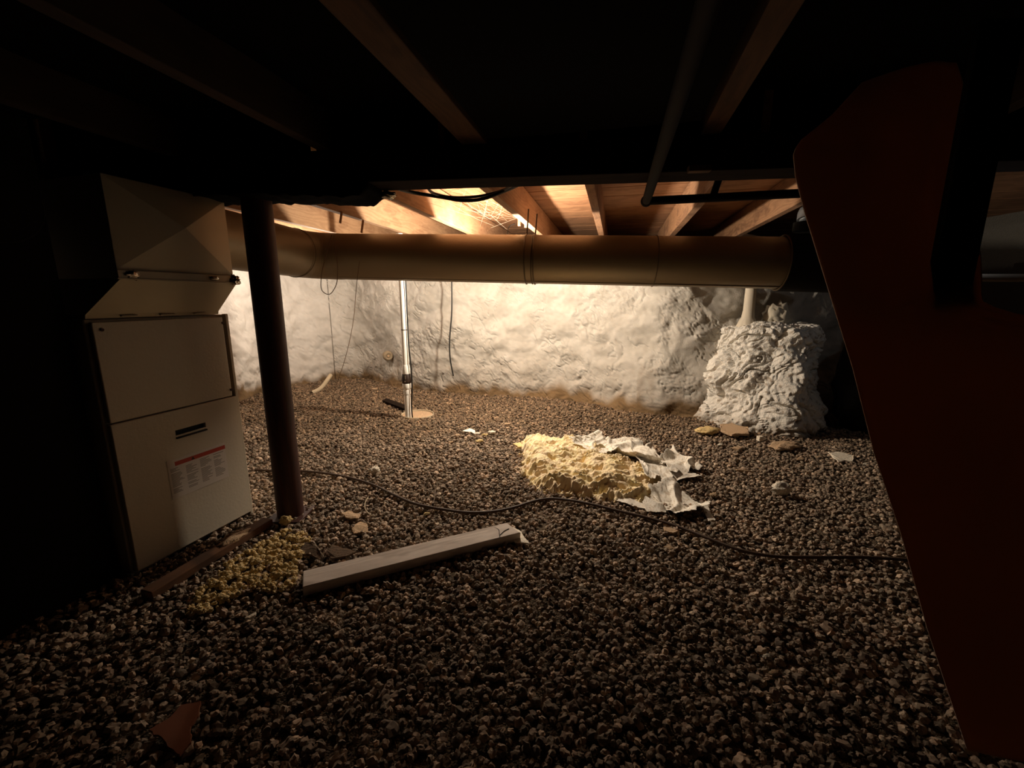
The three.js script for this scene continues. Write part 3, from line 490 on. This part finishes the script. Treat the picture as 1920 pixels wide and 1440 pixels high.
// ---------------------------------------------------------------- insulation batt and its paper
{
  const t = thing('insulation_batt', 'pile of torn yellow fiberglass insulation with crumpled pale paper facing on the gravel', 'insulation');
  const xs = pileOutline.map((p) => p.x), zs = pileOutline.map((p) => p.z), x0 = Math.min(...xs) - 0.03, x1 = Math.max(...xs) + 0.03, z0 = Math.min(...zs) - 0.03, z1 = Math.max(...zs) + 0.03;
  const pos = [], col = [], uv = [], idx = [], step = 0.0055, nx = Math.ceil((x1 - x0) / step), nz = Math.ceil((z1 - z0) / step), id = new Map();
  const hgt = (x, z) => {
    const jag = 0.025 * n2(x * 14, z * 14) + 0.012 * n2(x * 40, z * 40), e = (inside(pileOutline, x, z) ? 1 : -1) * edgeDist(pileOutline, x, z) + jag; if (e < 0) return -1;
    const w = 0.03 * n2(x * 6, z * 6), body = 0.055 * Math.pow(smooth(0, 0.09, e), 0.6), f = 1 - Math.abs(n2((x + w) * 5, (z + w) * 11));
    return 0.008 + body * (0.75 + 0.35 * n2(x * 4, z * 4)) + smooth(0, 0.06, e) * (0.022 * f * f + 0.006 * n2(x * 17, z * 26) + 0.0035 * n2(x * 38, z * 52) + 0.0018 * n2(x * 90, z * 110)) - 0.03 * smooth(0.6, 0.8, n2(x * 8 + 4, z * 8));
  };
  const vert = (i, j) => { const k = i + '_' + j; if (id.has(k)) return id.get(k); const x = x0 + i * step, z = z0 + j * step, h = hgt(x, z); let v = -1; if (h > 0) { v = pos.length / 3; pos.push(x, h, z); uv.push(x, z); const g = 0.5 + 0.5 * n2(x * 9, z * 9), dk = clamp(smooth(0.35, 0.8, n2(x * 7 + 30, z * 7)) * 0.5 + 0.15 * n2(x * 50, z * 50)); col.push(lerp(0.95, 0.55, dk), lerp(lerp(0.8, 0.75, g), 0.38, dk), lerp(lerp(0.45, 0.52, g), 0.19, dk)); } id.set(k, v); return v; };
  for (let j = 0; j < nz; j++) for (let i = 0; i < nx; i++) { const a = vert(i, j), b = vert(i + 1, j), c = vert(i, j + 1), d = vert(i + 1, j + 1); if (a >= 0 && b >= 0 && c >= 0) idx.push(a, c, b); if (b >= 0 && c >= 0 && d >= 0) idx.push(b, c, d); }
  const edges = new Map(); for (let k = 0; k < idx.length; k += 3) for (const [a, b] of [[idx[k], idx[k + 1]], [idx[k + 1], idx[k + 2]], [idx[k + 2], idx[k]]]) { const r = b + '_' + a; if (edges.has(r)) edges.delete(r); else edges.set(a + '_' + b, [a, b]); }
  for (const [a, b] of edges.values()) { const k = pos.length / 3; for (const q of [a, b]) { pos.push(pos[3 * q], -0.01, pos[3 * q + 2]); uv.push(uv[2 * q], uv[2 * q + 1]); col.push(0.5, 0.36, 0.17); } idx.push(a, k, b, b, k, k + 1); }
  const g = new THREE.BufferGeometry(); g.setAttribute('position', new THREE.Float32BufferAttribute(pos, 3)); g.setAttribute('color', new THREE.Float32BufferAttribute(col, 3)); g.setAttribute('uv', new THREE.Float32BufferAttribute(uv, 2)); g.setIndex(idx); g.computeVertexNormals();
  mesh('fiberglass', g, M.batt, t);
  // crumpled paper sheets: four corners on the ground, folds and curled edges
  function paper(c, h, seed, fold = 0.03, curl = [0, 0, 0, 0]) {
    const P = c.map(([x, y]) => atY(x, y, h)), gsz = 64;
    return slab(gsz, gsz, (u, v) => {
      const eu = u + 0.035 * n2(v * 5 + seed, 1) + 0.015 * n2(v * 17 + seed, 2), ev = v + 0.035 * n2(u * 5 + seed, 8) + 0.015 * n2(u * 17, seed);
      const a = P[0].clone().lerp(P[1], eu), b = P[3].clone().lerp(P[2], eu), p = a.lerp(b, ev), x = p.x * 3.4 + seed, z = p.z * 3.4;
      const r1 = 1 - Math.abs(n2(x + 0.4 * n2(z, x), z * 0.7)), r2 = 1 - Math.abs(n2(x * 2.3 + z, z * 2.1 - x));
      p.y += fold * (0.6 * n2(x * 0.8, z * 0.9) + 0.5 * smooth(0.5, 1, r1) + 0.1 * r2 + 0.02 * n2(x * 5, z * 5)) + curl[0] * smooth(0.25, 0, u) + curl[1] * smooth(0.75, 1, u) + curl[2] * smooth(0.25, 0, v) + curl[3] * smooth(0.75, 1, v); p.y = Math.max(p.y, 0.012);
      return p;
    }, (p) => V(p.x + 0.0004, p.y - 0.0016, p.z), (p, u, v) => [u, v]);
  }
  const pp = (c, h, s, f, cu) => { const m = mesh('paper_facing', paper(c, h, s, f, cu), M.paper, t); m.userData.label = 'crumpled off-white paper facing'; };
  pp([[1066, 828], [1124, 822], [1160, 850], [1120, 852]], 0.06, 2, 0.03, [0, 0.02, 0.03, 0]);
  pp([[1118, 826], [1198, 830], [1245, 872], [1148, 850]], 0.05, 5, 0.045, [0, 0, 0.02, 0.02]);
  pp([[1180, 838], [1222, 838], [1262, 895], [1212, 905]], 0.04, 9, 0.04, [0.02, 0, 0, 0]);
  pp([[1232, 862], [1264, 842], [1318, 878], [1258, 893]], 0.03, 13, 0.05, [0, 0, 0.03, 0]);
  pp([[1226, 893], [1290, 884], [1316, 896], [1240, 908]], 0.02, 16, 0.03, [0, 0, 0, 0.01]);
  pp([[1214, 922], [1256, 908], [1330, 958], [1262, 972]], 0.02, 19, 0.045, [0, 0.0, 0.01, 0.035]);
  pp([[1318, 952], [1326, 950], [1342, 976], [1328, 978]], 0.012, 23, 0.02);
  pp([[1204, 945], [1225, 925], [1250, 962], [1212, 962]], 0.018, 27, 0.03);
  pp([[1150, 938], [1190, 936], [1224, 960], [1188, 952]], 0.012, 30, 0.02);
}

// ---------------------------------------------------------------- plank and scattered debris
{
  const a = atY(568, 1087, 0.042), b = atY(962, 992, 0.042), t = thing('plank', 'grey weathered timber plank lying slanted on the gravel in the foreground', 'plank', [(a.x + b.x) / 2, 0.03, (a.z + b.z) / 2], -Math.atan2(b.z - a.z, b.x - a.x));
  const L = a.distanceTo(b), g = box(L, 0.036, 0.086, 0.003, 2); const p = g.attributes.position; for (let i = 0; i < p.count; i++) if (p.getX(i) > L / 2 - 0.01) p.setX(i, p.getX(i) + 0.012 * n2(p.getZ(i) * 40, 2) - p.getZ(i) * -0.15); g.computeVertexNormals();
  const m = mesh('timber', g, M.plank, t); m.rotation.x = 0.04; m.rotation.z = 0.004;
  mesh('end_crack', tube([V(L / 2 - 0.075, 0.019, -0.04), V(L / 2 - 0.06, 0.0195, -0.01), V(L / 2 - 0.068, 0.0195, 0.02), V(L / 2 - 0.075, 0.018, 0.042)], 0.0016, 20, 6), M.darkSlot, t);
  mesh('splinter', tube([V(L / 2 - 0.07, 0.019, 0.03), V(L / 2 - 0.04, 0.0205, 0.01), V(L / 2 - 0.02, 0.0205, 0.004)], 0.0014, 20, 6), M.darkSlot, t);
}
let scrapSeed = 100;
function chunk(name, label, category, px, py, wpx, hpx, mat, opt = {}) {      // wpx, hpx: its size in the photograph
  const q = atY(px, py + hpx * 0.3, 0.012), d = project(q).d, w = wpx * d / FOC, seed = scrapSeed++, low = opt.low ?? 0.35, g = lump(seed, 3, opt.amp ?? 0.35, 1.5);
  const depth = opt.depth ?? w * 0.7, h = Math.max(0.007, w * low); g.scale(w / 2, h / 2, depth / 2); g.computeBoundingBox(); const lo = g.boundingBox.min.y;
  const m = mesh(name, g, mat); m.position.set(q.x, 0.009 - lo * 0.85, q.z); m.rotation.y = opt.turn ?? 0.3; return tag(m, label, category, opt.group);
}
function flake(name, label, category, outline, mat, bend = 0.02, h0 = 0.016, th = 0.004) {   // flat torn piece traced from its corners on the ground
  const P = outline.map(([x, y]) => atY(x, y, h0)), c = P.reduce((a, p) => a.add(p), V(0, 0, 0)).multiplyScalar(1 / P.length), sh = new THREE.Shape(), seed = scrapSeed++;
  const pts = []; P.forEach((p, i) => { const q = P[(i + 1) % P.length]; for (let k = 0; k < 5; k++) { const s = p.clone().lerp(q, k / 5), j = k ? 0.06 * p.distanceTo(q) : 0; pts.push([s.x - c.x + j * n2(seed + i * 3 + k * 1.7, 1), -(s.z - c.z) + j * n2(seed + i * 3 + k * 1.7, 5)]); } });
  pts.forEach(([x, y], i) => (i ? sh.lineTo(x, y) : sh.moveTo(x, y))); sh.closePath();
  let g = new THREE.ExtrudeGeometry(sh, { depth: th, bevelEnabled: true, bevelSize: 0.001, bevelThickness: 0.001, bevelSegments: 1 }); g.rotateX(-Math.PI / 2);
  const p = g.attributes.position; for (let i = 0; i < p.count; i++) p.setY(i, p.getY(i) + bend * (0.5 + 0.5 * n2(p.getX(i) * 9 + seed, p.getZ(i) * 9)) ); g.computeVertexNormals();
  const m = mesh(name, g, mat); m.position.set(c.x, h0 - bend * 0.3, c.z); return tag(m, label, category);
}
flake('paper_scrap', 'pale torn paper scrap tucked under the right end of the plank', 'scrap', [[962, 990], [974, 996], [993, 1023], [966, 1018], [956, 1008]], M.scrapWhite, 0.012);
flake('paper_scrap', 'large brown torn cardboard scrap in the dark bottom left corner', 'scrap', [[280, 1372], [315, 1352], [340, 1325], [376, 1318], [372, 1345], [358, 1365], [358, 1395], [338, 1418], [318, 1405], [308, 1390]], std({ color: 0x7c462a, roughness: 0.9 }), 0.0015, 0.02);
chunk('foam_scrap', 'white foam scrap sitting alone above the brown cord at left', 'scrap', 702, 883, 19, 14, M.scrapWhite, { low: 0.75, turn: 0.5 });
flake('foam_scrap', 'largest white flake in the row of flakes left of the yellow pile', 'scrap', [[867, 810], [880, 804], [890, 807], [891, 815], [882, 811]], M.scrapWhite, 0.006);
chunk('foam_scrap', 'small flake second from left in the row left of the yellow pile', 'scrap', 895, 812, 11, 6, M.scrapWhite);
chunk('foam_scrap', 'cream flake third from left in the row left of the yellow pile', 'scrap', 909, 814, 11, 8, M.scrapYellow);
chunk('foam_scrap', 'rightmost curled flake in the row left of the yellow pile', 'scrap', 922, 811, 15, 9, M.scrapWhite, { low: 0.45 });
chunk('foam_scrap', 'tan flake just below the row of flakes left of the yellow pile', 'scrap', 899, 826, 14, 8, M.scrapYellow);
chunk('foam_scrap', 'tiny pale flake behind the row of flakes toward the wall', 'scrap', 951, 795, 12, 5, M.scrapTan);
flake('foam_scrap', 'thin yellow flake lying against the left edge of the yellow pile', 'scrap', [[962, 833], [975, 831], [985, 836], [972, 840]], M.scrapYellow, 0.006);
chunk('foam_scrap', 'tan flake low to the left of the flake row', 'scrap', 858, 816, 10, 4, M.scrapTan);
chunk('foam_scrap', 'small tan flake below left of the flake row', 'scrap', 845, 828, 9, 5, M.scrapTan);
chunk('foam_scrap', 'pale flake at the foot of the wall left of the sump pipe', 'scrap', 702, 729, 12, 6, M.scrapTan);
chunk('foam_chunk', 'yellow foam chunk lying at the left foot of the foam-coated stone base', 'foam chunk', 1326, 806, 44, 22, M.scrapYellow, { low: 0.3, depth: 0.1 });
flake('slate_flake', 'grey brown flat slab leaning at the foot of the stone base', 'slab', [[1350, 800], [1372, 798], [1402, 806], [1404, 816], [1372, 818], [1354, 812]], M.scrapTan, 0.02, 0.03, 0.01);
{ const q = atY(1425, 824, 0.02), m = mesh('foam_cube', box(0.034, 0.034, 0.03, 0.003), M.scrapWhite); m.position.set(q.x, 0.027, q.z); m.rotation.y = 0.2; tag(m, 'small cream cube of foam in front of the stone base', 'foam cube'); }
chunk('foam_chunk', 'flat tan foam lump in front of the right foot of the stone base', 'foam chunk', 1470, 836, 58, 18, M.scrapTan, { low: 0.22, depth: 0.12 });
chunk('foam_scrap', 'round cream crumb in front of the grey brown slab', 'scrap', 1380, 817, 11, 6, M.scrapWhite);
chunk('foam_scrap', 'pale ring-shaped crumb between the yellow pile and the stone base', 'scrap', 1351, 833, 12, 7, M.scrapWhite);
chunk('foam_scrap', 'flat tan crumb right of the ring-shaped crumb', 'scrap', 1383, 840, 22, 9, M.scrapTan, { low: 0.25 });
chunk('foam_scrap', 'tan crumb below the flat foam lump by the stone base', 'scrap', 1501, 860, 16, 10, M.scrapTan);
flake('foam_flake', 'jagged cream foam flake lying apart on the dark gravel at right', 'scrap', [[1552, 850], [1566, 849], [1585, 852], [1602, 855], [1598, 866], [1584, 864], [1572, 868], [1562, 860]], M.scrapWhite, 0.014);
chunk('foam_scrap', 'small cream crumb right of the jagged foam flake', 'scrap', 1623, 870, 10, 4, M.scrapWhite);
chunk('foam_scrap', 'tiny crumb left of the jagged foam flake', 'scrap', 1536, 855, 10, 9, M.scrapTan);
chunk('foam_scrap', 'thin pale sliver right of the paper facing', 'scrap', 1396, 882, 28, 8, M.scrapTan, { low: 0.2, depth: 0.02, turn: -0.4 });
chunk('foam_scrap', 'small pale chip between the thin sliver and the paper facing', 'scrap', 1366, 869, 12, 6, M.scrapTan);
chunk('rock', 'pinkish white rock casting a shadow on the dark gravel right of the pile', 'rock', 1464, 918, 36, 22, M.scrapWhite, { low: 0.6, turn: 0.2 });
chunk('foam_scrap', 'pinkish chip on the gravel right of the torn paper', 'scrap', 1338, 926, 16, 10, M.scrapTan);
flake('foam_scrap', 'pale flat chip on the gravel just below the cord right of centre', 'scrap', [[1244, 991], [1258, 991], [1271, 997], [1262, 1001], [1246, 998]], M.scrapTan, 0.006);
chunk('foam_scrap', 'small pale chip near the lower chip below the cord', 'scrap', 1256, 1025, 20, 6, M.scrapTan, { low: 0.2 });
chunk('foam_scrap', 'small tan chip on dark gravel beyond the cord at right', 'scrap', 1440, 992, 12, 8, M.scrapTan);
chunk('foam_scrap', 'small pale scrap on the dark gravel at lower right', 'scrap', 1438, 1228, 16, 16, M.scrapWhite, { low: 0.5 });
chunk('foam_scrap', 'dim tan scrap just below the pale scrap at lower right', 'scrap', 1452, 1258, 18, 16, M.scrapTan, { low: 0.4 });
chunk('foam_scrap', 'tiny cream crumb on the gravel under the cord left of centre', 'scrap', 800, 961, 12, 10, M.scrapYellow);
flake('cardboard_scrap', 'flat brown flake on the gravel right of the column foot', 'scrap', [[640, 965], [655, 960], [676, 968], [672, 975], [650, 972]], M.scrapTan, 0.008);
flake('cardboard_scrap', 'jagged brown flake below the flat flake right of the column foot', 'scrap', [[660, 995], [675, 982], [688, 985], [690, 1000], [676, 998], [664, 1002]], M.scrapTan, 0.015);
flake('cardboard_scrap', 'large dark brown flake behind the left end of the plank', 'scrap', [[556, 1035], [575, 1020], [594, 1032], [605, 1045], [598, 1052], [578, 1045], [566, 1043]], M.scrapBrown, 0.02);
flake('cardboard_scrap', 'dark brown flake farther along behind the plank', 'scrap', [[610, 1040], [625, 1025], [650, 1030], [668, 1038], [650, 1048], [625, 1050]], M.scrapBrown, 0.012);
chunk('foam_scrap', 'pale crumb on the ground between furnace corner and column', 'scrap', 519, 946, 13, 8, M.scrapWhite);
chunk('foam_chunk', 'tan foam chunk at the near foot of the column', 'foam chunk', 536, 975, 20, 22, M.scrapYellow, { low: 0.8 });
flake('foam_scrap', 'curled pale sliver below the crumbled yellow insulation', 'scrap', [[460, 1160], [470, 1155], [480, 1150], [479, 1155], [468, 1161]], M.scrapWhite, 0.004);
{ // long brown board under the furnace front
  const a = atY(276, 1112, 0.03), b = atY(505, 974, 0.03), t = thing('base_board', 'dirty brown board along the ground at the foot of the furnace', 'board', [(a.x + b.x) / 2 - 0.005, 0.022, (a.z + b.z) / 2], -Math.atan2(b.z - a.z, b.x - a.x));
  mesh('timber', box(a.distanceTo(b), 0.03, 0.05, 0.004), M.oldBoard, t);
  const q = lump(51, 3, 0.3); q.scale(0.06, 0.012, 0.022); mesh('dirt_clod', moved(q, 0.08, 0.017, 0.002), M.scrapTan, t);
}
{ // crumbled insulation by the furnace foot
  const poly = [[348, 1152], [372, 1105], [420, 1060], [470, 1025], [540, 990], [585, 1003], [575, 1030], [556, 1060], [555, 1100], [510, 1110], [470, 1100], [440, 1118], [410, 1138], [380, 1150]].map(([x, y]) => atY(x, y, 0.02)), r = rng(9), list = [];
  for (let i = 0; i < 60000 && list.length < 5200; i++) { const x = lerp(-1.35, -0.6, r()), z = lerp(-1.75, -0.95, r()); if (!inside(poly, x, z)) continue; const k = 0.7 * n2(x * 18, z * 18) + 0.8 * n2(x * 46, z * 46) + 0.12; if (k < 0.14 + 0.35 * r()) continue; list.push([x, z, 0.0022 + 0.004 * r() * r() + 0.002 * clamp(k), r() * 6.28, k]); }
  const im = new THREE.InstancedMesh(lump(71, 2, 0.5, 1.9), std({ color: 0xd8bd88 }), list.length), mt = new THREE.Matrix4(), q = new THREE.Quaternion();
  list.forEach(([x, z, s, a, k], i) => im.setMatrixAt(i, mt.compose(V(x, 0.012 + 0.012 * clamp(k), z), q.setFromEuler(new THREE.Euler(a * 0.3, a, 0)), V(s * 1.2, s * 0.8, s))));
  im.name = 'insulation_crumbs'; im.userData = { kind: 'stuff', label: 'scatter of crumbled yellow insulation on the ground before the furnace', category: 'insulation' }; im.castShadow = im.receiveShadow = true; scene.add(im);
}
// slivers of wood shim and nails on the left joist, cobwebs in the bright bay
{
  const put = (px, py, py2, label) => { const j = -1.665 - 0.0 + 0.028, hit = (x, y) => { const d = ray(x, y); const o = toJ(0, 0), dj = toJ(d.x, d.z); const s = (j - o.x) / dj.x; return d.multiplyScalar(s).add(V(0, EYE, 0)); }; const a = hit(px, py), b = hit(px - 3, py2); const t = tag(mesh('shim_sliver', rod(a, b, 0.0075, 5), M.joist), label, 'shim'); return t; };
  put(641, 397, 418, 'left one of two pale wood slivers nailed on the joist right of the column');
  put(681, 413, 436, 'right one of two pale wood slivers nailed on the joist right of the column');
  const r = rng(31), w = [], c = jx(-0.9, -2.55).setY(1.56);
  for (let i = 0; i < 46; i++) { const f = () => { const q = jx(lerp(-1.13, -0.67, r()), lerp(-3.6, -2.2, r())); return q.setY(lerp(1.5, 1.655, r())); }, a = f(), b = f(), m = a.clone().lerp(b, 0.5).add(V(0, -0.02 * r(), 0)); w.push(tube([a, m, b], 0.0006, 10, 3)); }
  const o = tag(mesh('cobweb', merge(w), std({ color: 0xe8d8c0, roughness: 1 })), 'tangle of pale cobweb threads in the bright joist bay above the duct', 'cobweb'); o.userData.kind = 'stuff'; void c;
}
{ const t = thing('joist_blocking', 'pale wood blocking strips against the joist right of the cobweb-filled bay', 'blocking', [0, 0, 0], JA); mesh('strip', moved(box(0.03, 0.17, 0.02, 0.002), -0.667, 1.55, -3.25), M.joist, t); mesh('strip', moved(box(0.02, 0.16, 0.02, 0.002), -0.71, 1.55, -3.2), M.joist, t); }

// ---------------------------------------------------------------- right side: hanging sheet, black strap, bag, pale rail
{
  const t = thing('hanging_sheet', 'dark brown heavy sheet hanging in folds from the joists at right foreground', 'sheet');
  const L = [[1640, 118, -1.15], [1620, 150, -1.14], [1560, 215, -1.1], [1502, 262, -1.08], [1488, 285, -1.07], [1492, 330, -1.06], [1510, 400, -1.05], [1550, 530, -1.0], [1600, 690, -0.95], [1640, 850, -0.9], [1690, 1000, -0.85], [1740, 1180, -0.79], [1806, 1440, -0.72]].map(([x, y, z]) => atZ(x, y, z));
  L[0].y = 1.455; L[L.length - 1].y = 0.03;
  const at = (y) => { for (let i = 0; i + 1 < L.length; i++) if (y <= L[i].y && y >= L[i + 1].y) return L[i].clone().lerp(L[i + 1], (L[i].y - y) / (L[i].y - L[i + 1].y)); return L[L.length - 1].clone(); };
  const g = slab(70, 120, (u, v) => { const y = lerp(1.455, 0.03, v), a = at(y), x1 = y > 0.95 ? 0.97 : lerp(0.97, 1.9, smooth(0.95, 0.78, y)), x = lerp(a.x, Math.max(x1, a.x + 0.12), u); return V(x, y, a.z + 0.05 * Math.sin(u * 2.4) - 0.05 * (1 - u) ** 3 + 0.05 + u * (0.014 * n2(x * 5, y * 1.5) + 0.006 * n2(x * 14, y * 4))); }, (p) => V(p.x + 0.002, p.y, p.z - 0.006), (p) => [p.x, p.y]);
  mesh('sheet_cloth', g, M.tarp, t);
}
{ const a = atZ(1768, 300, -0.93), b = atZ(1748, 577, -0.93), t = thing('black_board', 'flat black board hanging upright at right of the brown sheet', 'board'); const y1 = 1.455; const g = slab(2, 10, (u, v) => { const y = lerp(y1, b.y, v); return V(b.x + lerp(-0.032, 0.045, u), y, -0.9); }, (p) => V(p.x, p.y, p.z - 0.02), (p) => [p.x, p.y]); mesh('board_slat', g, M.blackMetal, t); void a; }
{
  const q = V(2.36, 0, -2.88), t = thing('dark_bag', 'bulky black plastic bag in the deep shade right of the stone base', 'bag', [q.x + 0.22, 0, q.z - 0.1]);
  const g = lump(91, 5, 0.16, 1.6); g.scale(0.22, 0.44, 0.24); mesh('bag_body', moved(g, 0, 0.4, 0), M.blackPlastic, t);
  const n = lump(92, 3, 0.3, 2); n.scale(0.06, 0.05, 0.06); mesh('tied_neck', moved(n, 0, 0.84, 0), M.blackPlastic, t);
}
{ const a = atZ(1780, 521, -2.3), t = thing('pale_rail', 'pale horizontal pipe seen at the far right beyond the black board', 'pipe', [a.x, a.y, a.z]); const g = cyl(0.02, 1.4, 20); g.rotateZ(Math.PI / 2); mesh('rail', moved(g, 0.7, 0, 0), M.paleGrey, t); const c = cyl(0.024, 0.05, 20); c.rotateZ(Math.PI / 2); mesh('end_coupling', moved(c, 0.02, 0, 0), M.paleGrey, t); }
{ const a = atZ(1520, 529, -2.95), t = thing('foam_ledge', 'bright foam ledge peeking out under the right end of the duct', 'ledge', [a.x + 0.05, a.y, a.z]); const g = lump(95, 4, 0.2, 1.8); g.scale(0.14, 0.035, 0.06); mesh('ledge_body', g, std({ color: 0xd8d0c2, roughness: 0.8 }), t); }

renderer.render(scene, camera);
